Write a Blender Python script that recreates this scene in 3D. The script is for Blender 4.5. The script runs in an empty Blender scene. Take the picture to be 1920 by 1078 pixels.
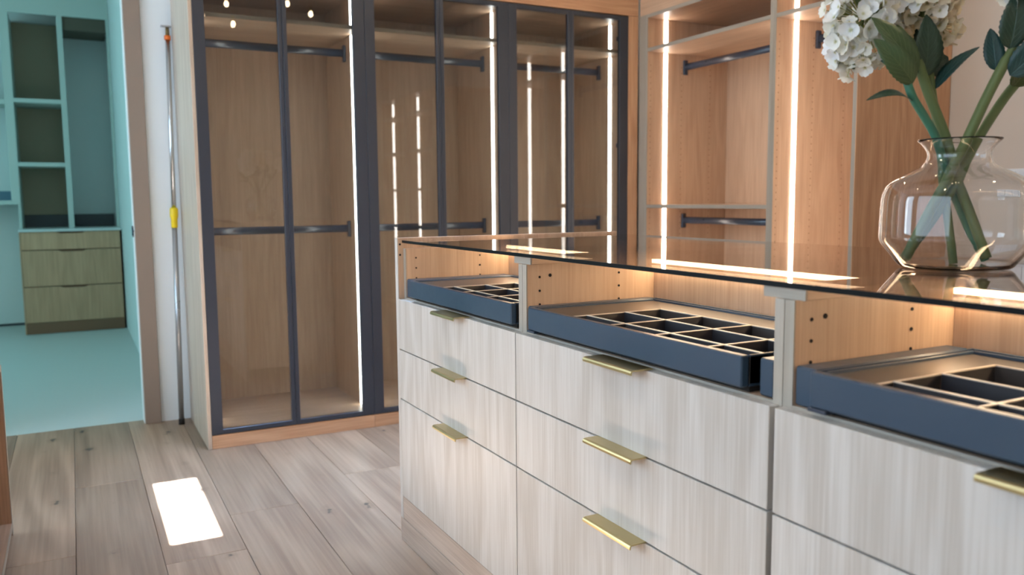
import bpy, bmesh, math, random
from mathutils import Vector, Matrix
random.seed(7)
S = bpy.context.scene
COL = S.collection

# ------------------------------------------------------------------ camera
cd = bpy.data.cameras.new('camera'); cam = bpy.data.objects.new('camera', cd); COL.objects.link(cam)
cd.sensor_width = 36.0; cd.lens = 36.0 * 1556.9 / 1920.0
cd.clip_start = 0.02; cd.clip_end = 100
CAM = Vector((2.9138, -0.8965, 1.10))
yaw, pit, rol = math.radians(27.80), math.radians(6.007), math.radians(-0.509)
fh = Vector((-math.cos(yaw), math.sin(yaw), 0)); rh = Vector((math.sin(yaw), math.cos(yaw), 0)); up = Vector((0, 0, 1))
fw = fh * math.cos(pit) - up * math.sin(pit); uw = fh * math.sin(pit) + up * math.cos(pit)
r2 = rh * math.cos(rol) + uw * math.sin(rol); u2 = -rh * math.sin(rol) + uw * math.cos(rol)
M = Matrix((r2, u2, -fw)).transposed().to_4x4(); M.translation = CAM
cam.matrix_world = M
cd.dof.use_dof = True; cd.dof.focus_distance = 1.95; cd.dof.aperture_fstop = 4.0
S.camera = cam

# ------------------------------------------------------------------ world, sun, daylight, exposure
S.view_settings.view_transform = 'Standard'; S.view_settings.look = 'None'
S.view_settings.exposure = 0.0; S.view_settings.gamma = 1.0
S.view_settings.use_curve_mapping = False
S.cycles.max_bounces = 12; S.cycles.transparent_max_bounces = 24; S.cycles.transmission_bounces = 12
W = bpy.data.worlds.new('world'); S.world = W; W.use_nodes = True
W.node_tree.nodes['Background'].inputs[0].default_value = (0.55, 0.75, 1.0, 1)
W.node_tree.nodes['Background'].inputs[1].default_value = 1.5

SUN_TILT = math.radians(25)
sl = bpy.data.lights.new('sun', 'SUN'); sl.energy = 240; sl.angle = math.radians(0.4); sl.color = (0.86, 0.93, 1.0)
so = bpy.data.objects.new('sun', sl); COL.objects.link(so); so.location = (6, -0.6, 8)
so.rotation_euler = (0, SUN_TILT, 0)

def area(name, loc, rot, sx, sy, power, col):
    l = bpy.data.lights.new(name, 'AREA'); l.shape = 'RECTANGLE'; l.size = sx; l.size_y = sy; l.energy = power; l.color = col
    o = bpy.data.objects.new(name, l); COL.objects.link(o); o.location = loc; o.rotation_euler = rot
    return o
# daylight in the opening of the dressing room window (behind the viewer) and of the next room's window
area('daylight_main', (2.05, -2.66, 1.65), (math.radians(90), 0, 0), 2.9, 1.5, 36, (0.74, 0.87, 1.0))
area('daylight_side', (-0.55, -2.66, 1.65), (math.radians(90), 0, 0), 1.1, 1.5, 30, (0.60, 0.82, 1.0))  # added blue fill, set in an unseen second window
area('daylight_next', (-3.4, -3.46, 1.7), (math.radians(90), 0, 0), 2.2, 1.6, 31, (0.33, 0.88, 0.86))

sk = area('roof_window_light', (-0.15, 0.02, 2.975), (0, 0, 0), 0.7, 0.7, 18, (0.42, 0.64, 1.0)); sk.data.spread = math.radians(52)  # added fill light, makes the blue pool on the floor
# ------------------------------------------------------------------ materials
def new_mat(name):
    m = bpy.data.materials.new(name); m.use_nodes = True
    nt = m.node_tree; b = nt.nodes['Principled BSDF']
    return m, nt, b
def plain(name, col, rough=0.5, metal=0.0, spec=0.5, bump=0.0, bscale=60):
    m, nt, b = new_mat(name)
    b.inputs['Base Color'].default_value = (*col, 1); b.inputs['Roughness'].default_value = rough
    b.inputs['Metallic'].default_value = metal; b.inputs['Specular IOR Level'].default_value = spec
    tc = nt.nodes.new('ShaderNodeTexCoord'); n = nt.nodes.new('ShaderNodeTexNoise'); n.inputs['Scale'].default_value = bscale
    n.inputs['Detail'].default_value = 3
    nt.links.new(tc.outputs['Object'], n.inputs['Vector'])
    mp = nt.nodes.new('ShaderNodeMapRange'); mp.inputs[3].default_value = max(0.02, rough - 0.06); mp.inputs[4].default_value = min(1, rough + 0.06)
    nt.links.new(n.outputs[0], mp.inputs[0]); nt.links.new(mp.outputs[0], b.inputs['Roughness'])
    if bump:
        bp = nt.nodes.new('ShaderNodeBump'); bp.inputs['Strength'].default_value = bump; bp.inputs['Distance'].default_value = 0.002
        nt.links.new(n.outputs[0], bp.inputs['Height']); nt.links.new(bp.outputs[0], b.inputs['Normal'])
    return m
def emit(name, col, strength):
    m = bpy.data.materials.new(name); m.use_nodes = True; nt = m.node_tree; nt.nodes.clear()
    o = nt.nodes.new('ShaderNodeOutputMaterial'); e = nt.nodes.new('ShaderNodeEmission')
    e.inputs[0].default_value = (*col, 1); e.inputs[1].default_value = strength
    nt.links.new(e.outputs[0], o.inputs[0]); return m
def wood(name, light, dark, axis='z', rough=0.42, freq=1.0, contrast=1.0, var=0.06, knots=False, rings=1.0):
    """procedural grain running along one axis; every board gets its own offset"""
    m, nt, b = new_mat(name); N = nt.nodes; L = nt.links
    tc = N.new('ShaderNodeTexCoord'); oi = N.new('ShaderNodeObjectInfo')
    off = N.new('ShaderNodeVectorMath'); off.operation = 'MULTIPLY_ADD'
    off.inputs[0].default_value = (17.3, 9.1, 23.7); L.new(oi.outputs['Random'], off.inputs[1]); L.new(tc.outputs['Object'], off.inputs[2])
    def streak(along, across, detail, dist=0.0):
        mp = N.new('ShaderNodeMapping'); s = [across * freq] * 3; s['xyz'.index(axis)] = along * freq
        mp.inputs['Scale'].default_value = s; L.new(off.outputs[0], mp.inputs['Vector'])
        n = N.new('ShaderNodeTexNoise'); n.inputs['Scale'].default_value = 1.0; n.inputs['Detail'].default_value = detail
        n.inputs['Distortion'].default_value = dist; L.new(mp.outputs[0], n.inputs['Vector']); return n
    big = streak(0.9, 7, 2, 0.3); fine = streak(5, 190, 4); mid = streak(1.6, 38, 3, 0.2)
    k = N.new('ShaderNodeMath'); k.operation = 'MULTIPLY'; k.inputs[1].default_value = 34; L.new(big.outputs[0], k.inputs[0])
    sn = N.new('ShaderNodeMath'); sn.operation = 'SINE'; L.new(k.outputs[0], sn.inputs[0])
    def mad(a, mul, add):
        x = N.new('ShaderNodeMath'); x.operation = 'MULTIPLY_ADD'; L.new(a, x.inputs[0]); x.inputs[1].default_value = mul
        if isinstance(add, (int, float)): x.inputs[2].default_value = add
        else: L.new(add, x.inputs[2])
        return x.outputs[0]
    v = mad(sn.outputs[0], 0.21 * contrast * rings, 0.5)
    v = mad(fine.outputs[0], 2.1 * contrast, v); v = mad(mid.outputs[0], 1.2 * contrast, v)
    v = mad(v, 1.0, -1.65 * contrast)
    mx = N.new('ShaderNodeMix'); mx.data_type = 'RGBA'; mx.clamp_factor = True
    mx.inputs['A'].default_value = (*light, 1); mx.inputs['B'].default_value = (*dark, 1); L.new(v, mx.inputs['Factor'])
    hs = N.new('ShaderNodeHueSaturation'); L.new(mx.outputs['Result'], hs.inputs['Color'])
    vv = N.new('ShaderNodeMath'); vv.operation = 'MULTIPLY_ADD'; L.new(oi.outputs['Random'], vv.inputs[0]); vv.inputs[1].default_value = 2 * var; vv.inputs[2].default_value = 1 - var
    L.new(vv.outputs[0], hs.inputs['Value'])
    colout = hs.outputs[0]
    if knots:
        mp = N.new('ShaderNodeMapping'); s = [5.6] * 3; s['xyz'.index(axis)] = 3.1; s[2] = 0.0
        mp.inputs['Scale'].default_value = s; L.new(off.outputs[0], mp.inputs['Vector'])
        wob = N.new('ShaderNodeTexNoise'); wob.inputs['Scale'].default_value = 26; L.new(off.outputs[0], wob.inputs['Vector'])
        wm = N.new('ShaderNodeVectorMath'); wm.operation = 'MULTIPLY_ADD'; L.new(wob.outputs['Color'], wm.inputs[0]); wm.inputs[1].default_value = (.30, .22, 0); L.new(mp.outputs[0], wm.inputs[2])
        vo = N.new('ShaderNodeTexVoronoi'); vo.voronoi_dimensions = '2D'; vo.inputs['Scale'].default_value = 1.0; L.new(wm.outputs[0], vo.inputs['Vector'])
        # only some cells carry a knot, of differing size
        sp = N.new('ShaderNodeSeparateColor'); L.new(vo.outputs['Color'], sp.inputs[0])
        rad = N.new('ShaderNodeMapRange'); L.new(sp.outputs[0], rad.inputs[0]); rad.inputs[1].default_value = 0.45; rad.inputs[2].default_value = 1.0; rad.inputs[3].default_value = -0.06; rad.inputs[4].default_value = 0.075
        dv = N.new('ShaderNodeMath'); dv.operation = 'SUBTRACT'; L.new(vo.outputs['Distance'], dv.inputs[0]); L.new(rad.outputs[0], dv.inputs[1])
        kr = N.new('ShaderNodeMapRange'); L.new(dv.outputs[0], kr.inputs[0]); kr.inputs[1].default_value = -0.02; kr.inputs[2].default_value = 0.012; kr.inputs[3].default_value = 0.9; kr.inputs[4].default_value = 0.0
        k2 = N.new('ShaderNodeMapRange'); L.new(dv.outputs[0], k2.inputs[0]); k2.inputs[1].default_value = 0.0; k2.inputs[2].default_value = 0.12; k2.inputs[3].default_value = 0.4; k2.inputs[4].default_value = 0.0
        kh = N.new('ShaderNodeMix'); kh.data_type = 'RGBA'; L.new(k2.outputs[0], kh.inputs['Factor']); L.new(colout, kh.inputs['A']); kh.inputs['B'].default_value = (0.15, 0.10, 0.065, 1); colout = kh.outputs['Result']
        km = N.new('ShaderNodeMix'); km.data_type = 'RGBA'; L.new(kr.outputs[0], km.inputs['Factor']); L.new(colout, km.inputs['A']); km.inputs['B'].default_value = (0.045, 0.035, 0.03, 1)
        colout = km.outputs['Result']
    L.new(colout, b.inputs['Base Color'])
    b.inputs['Roughness'].default_value = rough; b.inputs['Specular IOR Level'].default_value = 0.4
    bp = N.new('ShaderNodeBump'); bp.inputs['Strength'].default_value = 0.12; bp.inputs['Distance'].default_value = 0.001
    L.new(fine.outputs[0], bp.inputs['Height']); L.new(bp.outputs[0], b.inputs['Normal'])
    return m
def thin_glass(name, tint, refl=1.0):
    """clear or tinted pane: fresnel reflection over a tinted see-through layer"""
    m = bpy.data.materials.new(name); m.use_nodes = True; nt = m.node_tree; nt.nodes.clear()
    o = nt.nodes.new('ShaderNodeOutputMaterial'); mx = nt.nodes.new('ShaderNodeMixShader')
    t = nt.nodes.new('ShaderNodeBsdfTransparent'); g = nt.nodes.new('ShaderNodeBsdfGlossy'); ge = nt.nodes.new('ShaderNodeNewGeometry')
    t.inputs[0].default_value = (*tint, 1); g.inputs['Roughness'].default_value = 0.0; g.inputs[0].default_value = (refl, refl, refl, 1)
    def mt(op, a, b=None):
        x = nt.nodes.new('ShaderNodeMath'); x.operation = op
        for i_, q in enumerate((a, b)):
            if q is None: continue
            if isinstance(q, (int, float)): x.inputs[i_].default_value = q
            else: nt.links.new(q, x.inputs[i_])
        return x.outputs[0]
    dt = nt.nodes.new('ShaderNodeVectorMath'); dt.operation = 'DOT_PRODUCT'; nt.links.new(ge.outputs['Incoming'], dt.inputs[0]); nt.links.new(ge.outputs['Normal'], dt.inputs[1])
    fr = mt('ADD', mt('MULTIPLY', mt('POWER', mt('SUBTRACT', 1.0, mt('ABSOLUTE', dt.outputs['Value'])), 5.0), 0.96), 0.04)
    tc = nt.nodes.new('ShaderNodeTexCoord'); n = nt.nodes.new('ShaderNodeTexNoise'); n.inputs['Scale'].default_value = 1.7
    mp = nt.nodes.new('ShaderNodeMapRange'); mp.inputs[3].default_value = 0.0; mp.inputs[4].default_value = 0.0006
    nt.links.new(tc.outputs['Object'], n.inputs['Vector']); nt.links.new(n.outputs[0], mp.inputs[0]); nt.links.new(mp.outputs[0], g.inputs['Roughness'])
    nt.links.new(fr, mx.inputs[0]); nt.links.new(t.outputs[0], mx.inputs[1]); nt.links.new(g.outputs[0], mx.inputs[2])
    nt.links.new(mx.outputs[0], o.inputs[0]); return m

WL = (0.60, 0.570, 0.535); WD = (0.47, 0.430, 0.385)
m_front = wood('pale_ash_front', WL, WD, 'z', contrast=0.95, var=0.03, rings=1.5)
m_plinth = wood('pale_ash_plinth', (0.56, 0.46, 0.385), (0.40, 0.31, 0.25), 'x', contrast=0.9)
OL = (0.60, 0.415, 0.285); OD = (0.47, 0.31, 0.205)
m_oak_z = wood('oak_board_upright', OL, OD, 'z', contrast=0.8, var=0.03)
m_oak_x = wood('oak_board_long', OL, OD, 'x', contrast=0.8, var=0.03)
m_oak_y = wood('oak_board_cross', OL, OD, 'y', contrast=0.8, var=0.03)
m_edge_z = wood('pale_ash_edge', (0.40, 0.365, 0.315), (0.32, 0.285, 0.235), 'z', contrast=0.7)
m_endp = wood('end_panel_ash', (0.56, 0.46, 0.37), (0.44, 0.35, 0.27), 'z')
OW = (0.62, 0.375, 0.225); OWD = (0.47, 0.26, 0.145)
m_warmlit_y = wood('warm_oak_cross', OW, OWD, 'y'); m_warmlit_z = wood('warm_oak_upright', OW, OWD, 'z')  # oak made more orange, the warm light put into its colour
m_edge_x = wood('pale_ash_edge_long', (0.40, 0.365, 0.315), (0.32, 0.285, 0.235), 'x', contrast=0.7)
m_floor = wood('oak_floor', (0.335, 0.232, 0.160), (0.200, 0.131, 0.088), 'x', rough=0.45, freq=0.42, contrast=0.72, rings=1.9, var=0.14, knots=True)
m_gap = plain('dark_joint', (0.06, 0.045, 0.035), 0.8)
m_wallw = plain('white_paint', (0.80, 0.85, 0.88), 0.7, bump=0.1)
m_wallg = plain('greige_paint', (0.56, 0.495, 0.43), 0.75, bump=0.1)
m_taupe = plain('taupe_casing', (0.27, 0.205, 0.165), 0.55)
m_ceil = plain('ceiling_white', (0.8, 0.79, 0.77), 0.8)
m_black = plain('blue_black_metal', (0.024, 0.036, 0.062), 0.30, 0.0, 0.7)
m_frame = plain('anthracite_frame', (0.038, 0.046, 0.064), 0.36, 0.2, 0.6)
m_tray = plain('navy_tray_lacquer', (0.026, 0.052, 0.088), 0.34, 0.0, 0.6)
m_traymetal = plain('bronze_tray_border', (0.12, 0.105, 0.097), 0.36, 0.6, bscale=3)
m_cell = plain('dark_tray_lining', (0.022, 0.022, 0.028), 0.55)
m_ridge = plain('cream_divider_edge', (0.78, 0.68, 0.56), 0.3)  # cream tops: light along the divider edges put into the colour
m_brass = plain('satin_brass', (0.56, 0.45, 0.23), 0.34, 1.0)
m_hole = plain('drilled_hole', (0.012, 0.008, 0.006), 0.9)
m_pin = plain('small_hole', (0.30, 0.19, 0.12), 0.9)
m_led = emit('led_strip_light', (1.0, 0.90, 0.80), 23.0)
m_led2 = emit('island_led_light', (1.0, 0.77, 0.50), 42.0)
m_pane = thin_glass('smoked_door_glass', (0.675, 0.73, 0.755), 1.0)
m_top = thin_glass('bronze_counter_glass', (0.80, 0.755, 0.72), 1.0)
m_topedge = plain('dark_glass_edge', (0.006, 0.007, 0.008), 0.35, 0, 0.08)

# ------------------------------------------------------------------ builders
ORG = {}
def link(o, parent, world):
    COL.objects.link(o); ORG[o.name] = Vector(world)
    if parent is not None:
        o.parent = parent; o.location = Vector(world) - ORG[parent.name]
    else: o.location = world
    return o
def thing(name, loc, label, cat, group=None):
    o = bpy.data.objects.new(name, None); o.empty_display_size = 0.1
    link(o, None, loc); o['label'] = label; o['category'] = cat
    if group: o['group'] = group
    return o
def tag(o, label=None, cat=None, group=None, kind=None):
    if label: o['label'] = label
    if cat: o['category'] = cat
    if group: o['group'] = group
    if kind: o['kind'] = kind
    return o
MC = {}
def bm_box(bm, c, d):
    r = bmesh.ops.create_cube(bm, size=1.0)
    for v in r['verts']: v.co = Vector((v.co.x * d[0] + c[0], v.co.y * d[1] + c[1], v.co.z * d[2] + c[2]))
    return r['verts']
def box(name, x0, x1, y0, y1, z0, z1, mat, parent=None, bev=0.001):
    d = (round(x1 - x0, 5), round(y1 - y0, 5), round(z1 - z0, 5)); key = (d, mat.name, bev)
    me = MC.get(key)
    if me is None:
        bm = bmesh.new(); bm_box(bm, (0, 0, 0), d)
        if bev: bmesh.ops.bevel(bm, geom=bm.edges[:], offset=min(bev, min(d) * 0.3), segments=1, affect='EDGES')
        me = bpy.data.meshes.new(name); bm.to_mesh(me); bm.free(); me.materials.append(mat); MC[key] = me
    return link(bpy.data.objects.new(name, me), parent, ((x0 + x1) / 2, (y0 + y1) / 2, (z0 + z1) / 2))
def boxes(name, lst, mat, parent=None, bev=0.001):
    c = Vector((sum((b[0] + b[1]) / 2 for b in lst), sum((b[2] + b[3]) / 2 for b in lst), sum((b[4] + b[5]) / 2 for b in lst))) / len(lst)
    bm = bmesh.new()
    for b in lst: bm_box(bm, ((b[0] + b[1]) / 2 - c.x, (b[2] + b[3]) / 2 - c.y, (b[4] + b[5]) / 2 - c.z), (b[1] - b[0], b[3] - b[2], b[5] - b[4]))
    if bev: bmesh.ops.bevel(bm, geom=bm.edges[:], offset=bev, segments=1, affect='EDGES')
    me = bpy.data.meshes.new(name); bm.to_mesh(me); bm.free(); me.materials.append(mat)
    return link(bpy.data.objects.new(name, me), parent, c)
def raw(name, verts, faces, mat, parent=None, smooth=False, origin=None):
    vs = [Vector(v) for v in verts]
    c = Vector(origin) if origin is not None else sum(vs, Vector()) / len(vs)
    me = bpy.data.meshes.new(name); me.from_pydata([v - c for v in vs], [], faces); me.materials.append(mat)
    if smooth:
        for p in me.polygons: p.use_smooth = True
    bm = bmesh.new(); bm.from_mesh(me); bmesh.ops.recalc_face_normals(bm, faces=bm.faces); bm.to_mesh(me); bm.free()
    return link(bpy.data.objects.new(name, me), parent, c)
def tube(name, pts, rad, mat, parent=None, n=12, caps=True, squash=(1, 1)):
    pts = [Vector(p) for p in pts]; rads = rad if isinstance(rad, (list, tuple)) else [rad] * len(pts)
    V = []; F = []; ref = None
    for i, p in enumerate(pts):
        d = (pts[min(i + 1, len(pts) - 1)] - pts[max(i - 1, 0)]).normalized()
        if ref is None or abs(ref.dot(d)) > 0.95: ref = Vector((0, 0, 1)) if abs(d.z) < 0.9 else Vector((0, 1, 0))
        a = d.cross(ref).normalized(); b = a.cross(d).normalized()
        for k in range(n):
            t = 2 * math.pi * k / n
            V.append(p + a * math.cos(t) * rads[i] * squash[0] + b * math.sin(t) * rads[i] * squash[1])
    for i in range(len(pts) - 1):
        for k in range(n): F.append((i * n + k, i * n + (k + 1) % n, (i + 1) * n + (k + 1) % n, (i + 1) * n + k))
    if caps: F.append(tuple(range(n))[::-1]); F.append(tuple(range((len(pts) - 1) * n, len(pts) * n)))
    o = raw(name, V, F, mat, parent, smooth=True)
    if n >= 8 and caps:
        for p in o.data.polygons:
            if len(p.vertices) > 4: p.use_smooth = False
    return o
def lathe(name, prof, centre, mat, parent=None, n=48, closed=True):
    V = []; F = []
    for r, h in prof:
        for k in range(n):
            t = 2 * math.pi * k / n; V.append((centre[0] + r * math.cos(t), centre[1] + r * math.sin(t), centre[2] + h))
    m_ = len(prof)
    for i in range(m_ - 1):
        for k in range(n): F.append((i * n + k, i * n + (k + 1) % n, (i + 1) * n + (k + 1) % n, (i + 1) * n + k))
    if closed: F.append(tuple(range(n))[::-1]); F.append(tuple(range((m_ - 1) * n, m_ * n)))
    return raw(name, V, F, mat, parent, smooth=True, origin=centre)
def discs(name, pts, axis, rad, mat, parent, depth=0.0012, n=8):
    """small drilled holes shown as sunken dark plugs, joined into one part"""
    V = []; F = []
    for p in pts:
        b = len(V)
        for s in (-1, 1):
            for k in range(n):
                t = 2 * math.pi * k / n; c, s_ = math.cos(t) * rad, math.sin(t) * rad
                q = {'x': (s * depth, c, s_), 'y': (c, s * depth, s_), 'z': (c, s_, s * depth)}[axis]
                V.append((p[0] + q[0], p[1] + q[1], p[2] + q[2]))
        F.append(tuple(range(b, b + n))[::-1]); F.append(tuple(range(b + n, b + 2 * n)))
        for k in range(n): F.append((b + k, b + (k + 1) % n, b + n + (k + 1) % n, b + n + k))
    return raw(name, V, F, mat, parent)

# ------------------------------------------------------------------ room shell
CEIL = 3.0
# floor with single planks
floor = tag(box('floor', -1.64, 4.8, -2.7, 2.6, -0.06, -0.016, m_gap, None, 0), 'pale knotty oak plank floor of the dressing room', kind='structure')
PW = 0.2417; y0 = -0.945 - PW * 7
joint = {-1.187: 0.05, -0.703: 0.26, -0.462: -0.065, -0.945: 1.35, -0.220: 0.9, 0.022: -0.3}
k = 0
y = y0
while y < 2.55:
    key = min(joint, key=lambda q: abs(q - y)); j = joint[key] if abs(key - y) < 0.02 else random.uniform(-1.4, 0.5)
    xs = [-1.64]
    x = j - 2.0 * math.ceil((j + 1.64) / 2.0) + 2.0
    while x < 4.7: xs.append(x); x += 2.0
    xs.append(4.8)
    for a, b in zip(xs, xs[1:]):
        if b - a < 0.05: continue
        box('floor_plank', a + 0.0007, b - 0.0007, max(y, -2.7) + 0.0007, min(y + PW, 2.6) - 0.0007, -0.016, 0.0, m_floor, floor, 0.0012)
    y += PW
m_floor2 = plain('pale_next_floor', (0.50, 0.55, 0.53), 0.5)
tag(box('floor_next_room', -5.95, -1.6403, -3.5, -0.40, -0.06, -0.002, m_floor2, None, 0), 'plain pale floor of the next room beyond the doorway', kind='structure')
# left wall (x = -1.54 .. -1.66) with doorway y -1.45 .. -0.62
def wallpiece(name, lst, mat, label): return tag(boxes(name, lst, mat, None, 0), label, kind='structure')
wallpiece('wall_left', [(-1.66, -1.56, -0.615, 2.6, 0, CEIL), (-1.66, -1.56, -2.7, -1.47, 0, CEIL), (-1.66, -1.56, -1.47, -0.615, 2.35, CEIL)], m_wallw, 'white painted wall with the doorway to the next room')
wallpiece('wall_back', [(-1.56, 4.8, 2.52, 2.62, 0, CEIL)], m_wallg, 'greige painted wall behind the open wardrobes')
wallpiece('wall_right', [(4.8, 4.9, -2.8, 2.62, 0, CEIL)], m_wallg, 'greige wall at the right end of the dressing room')
WX0, WX1, WZ0, WZ1 = 0.55, 3.55, 0.85, 2.45
wallpiece('wall_front', [(-1.66, -1.15, -2.8, -2.7, 0, CEIL), (0.05, WX0, -2.8, -2.7, 0, CEIL), (-1.15, 0.05, -2.8, -2.7, 0, WZ0), (-1.15, 0.05, -2.8, -2.7, WZ1, CEIL), (WX1, 4.8, -2.8, -2.7, 0, CEIL), (WX0, WX1, -2.8, -2.7, 0, WZ0), (WX0, WX1, -2.8, -2.7, WZ1, CEIL)], m_wallw, 'white wall with the window facing the island')
win = tag(boxes('window_1', [(WX0, WX0 + .05, -2.79, -2.72, WZ0, WZ1), (WX1 - .05, WX1, -2.79, -2.72, WZ0, WZ1), (2.02, 2.08, -2.79, -2.72, WZ0, WZ1), (WX0, WX1, -2.79, -2.72, WZ0, WZ0 + .05), (WX0, WX1, -2.79, -2.72, WZ1 - .05, WZ1)], m_ceil, None), 'white framed window facing the island', kind='structure')
win2 = tag(boxes('window_2', [(-1.15, -1.10, -2.79, -2.72, WZ0, WZ1), (0.0, 0.05, -2.79, -2.72, WZ0, WZ1), (-1.15, 0.05, -2.79, -2.72, WZ0, WZ0 + .05), (-1.15, 0.05, -2.79, -2.72, WZ1 - .05, WZ1)], m_ceil, None), 'white framed narrow window opposite the glass wardrobes', kind='structure')  # unseen window put in to bring blue light onto floor and end panel
skw = tag(boxes('window_3', [(-0.54, -0.50, -0.37, 0.41, 2.96, 2.999), (0.20, 0.24, -0.37, 0.41, 2.96, 2.999), (-0.50, 0.20, -0.37, -0.33, 2.96, 2.999), (-0.50, 0.20, 0.37, 0.41, 2.96, 2.999)], m_ceil, None), 'square roof window frame in the ceiling', kind='structure')  # unseen frame made up around the added blue ceiling light
# ceiling with two narrow skylight slots through which the sun reaches the floor
sh = (CEIL + 0.02) * math.tan(SUN_TILT)
sx = [(-0.56 + sh, 0.115 + sh), (0.70 + sh, 1.37 + sh)]; sy = (-0.668, -0.520)
cl = [(-1.66, 4.9, -2.8, sy[0], CEIL, CEIL + .04), (-1.66, 4.9, sy[1], 2.62, CEIL, CEIL + .04),
      (-1.66, sx[0][0], sy[0], sy[1], CEIL, CEIL + .04), (sx[0][1], sx[1][0], sy[0], sy[1], CEIL, CEIL + .04), (sx[1][1], 4.9, sy[0], sy[1], CEIL, CEIL + .04),
      (-5.97, -1.66, -3.6, -0.4, CEIL, CEIL + .04)]
wallpiece('ceiling', cl, m_ceil, 'white ceiling with two narrow skylight slots')
# next room
m_next = plain('next_room_paint', (0.68, 0.72, 0.71), 0.7)
wallpiece('wall_next_side', [(-5.97, -1.66, -0.515, -0.40, 0, CEIL)], m_next, 'plain painted side wall of the next room')
wallpiece('wall_next_far', [(-5.97, -5.87, -3.6, -0.515, 0, CEIL)], m_next, 'plain painted far wall of the next room')
NW0, NW1 = -4.5, -2.3
wallpiece('wall_next_front', [(-5.97, NW0, -3.6, -3.5, 0, CEIL), (NW1, -1.66, -3.6, -3.5, 0, CEIL), (NW0, NW1, -3.6, -3.5, 0, .9), (NW0, NW1, -3.6, -3.5, 2.5, CEIL), (-1.76, -1.66, -3.5, -2.7, 0, CEIL)], m_next, 'next room wall with a window')
# casing and jamb of the doorway
tr = tag(box('trim_1', -1.56, -1.54, -0.628, -0.553, 0, 2.42, m_taupe, None, 0.002), 'taupe painted casing along the right side of the doorway', kind='structure')
tr2 = tag(box('trim_2', -1.662, -1.558, -0.632, -0.6155, 0, 2.35, m_next, None, 0.001), 'pale door jamb lining in the doorway', kind='structure')
box('strike_plate', -1.640, -1.575, -0.636, -0.632, 0.935, 0.99, m_black, tr2, 0.002)
raw('latch_lip', [(-1.575, -0.640, 0.945), (-1.575, -0.632, 0.945), (-1.575, -0.640, 0.98), (-1.575, -0.632, 0.98), (-1.552, -0.637, 0.9625), (-1.552, -0.634, 0.9625)],
    [(0, 1, 3, 2), (0, 2, 4), (1, 5, 3), (2, 3, 5, 4), (0, 4, 5, 1)], m_black, tr2)
tr3 = tag(box('trim_3', -1.56, -1.54, -1.545, -1.47, 0, 2.42, m_taupe, None, 0.002), 'taupe painted casing along the left side of the doorway', kind='structure')
tr4 = tag(box('trim_4', -1.56, -1.54, -1.545, -0.553, 2.4205, 2.495, m_taupe, None, 0.002), 'taupe painted casing across the head of the doorway', kind='structure')

# ------------------------------------------------------------------ glass door wardrobes (doors face +x)
WXF = -0.92; WXB = -1.538; WTOP = 2.095
def rod_y(parent, x, ya, yb, z):
    r = tube('hanging_rod', [(x, ya, z), (x, yb, z)], 0.0185, m_black, parent, 14, True, (0.55, 1.0))
    for yy, s in ((ya, 1), (yb, -1)): box('rod_bracket', x - 0.014, x + 0.014, min(yy, yy + s * .014), max(yy, yy + s * .014), z - 0.042, z + 0.038, m_black, r, 0.003)
def rod_x(parent, y, xa, xb, z):
    r = tube('hanging_rod', [(xa, y, z), (xb, y, z)], 0.0185, m_black, parent, 14, True, (0.55, 1.0))
    for xx, s in ((xa, 1), (xb, -1)): box('rod_bracket', min(xx, xx + s * .014), max(xx, xx + s * .014), y - 0.014, y + 0.014, z - 0.042, z + 0.038, m_black, r, 0.003)
WG = 'glass door wardrobes along the left wall'
edges = [(-0.398, 0.360), (0.360, 1.117), (1.117, 1.862)]; mids = [-0.0205, 0.7405, 1.4905]
labs = ['glass-door wardrobe beside the doorway, with the pale end panel', 'middle one of the three dark-framed glass-door wardrobes', 'dark-framed glass-door wardrobe in the corner next to the open wardrobes']
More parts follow.
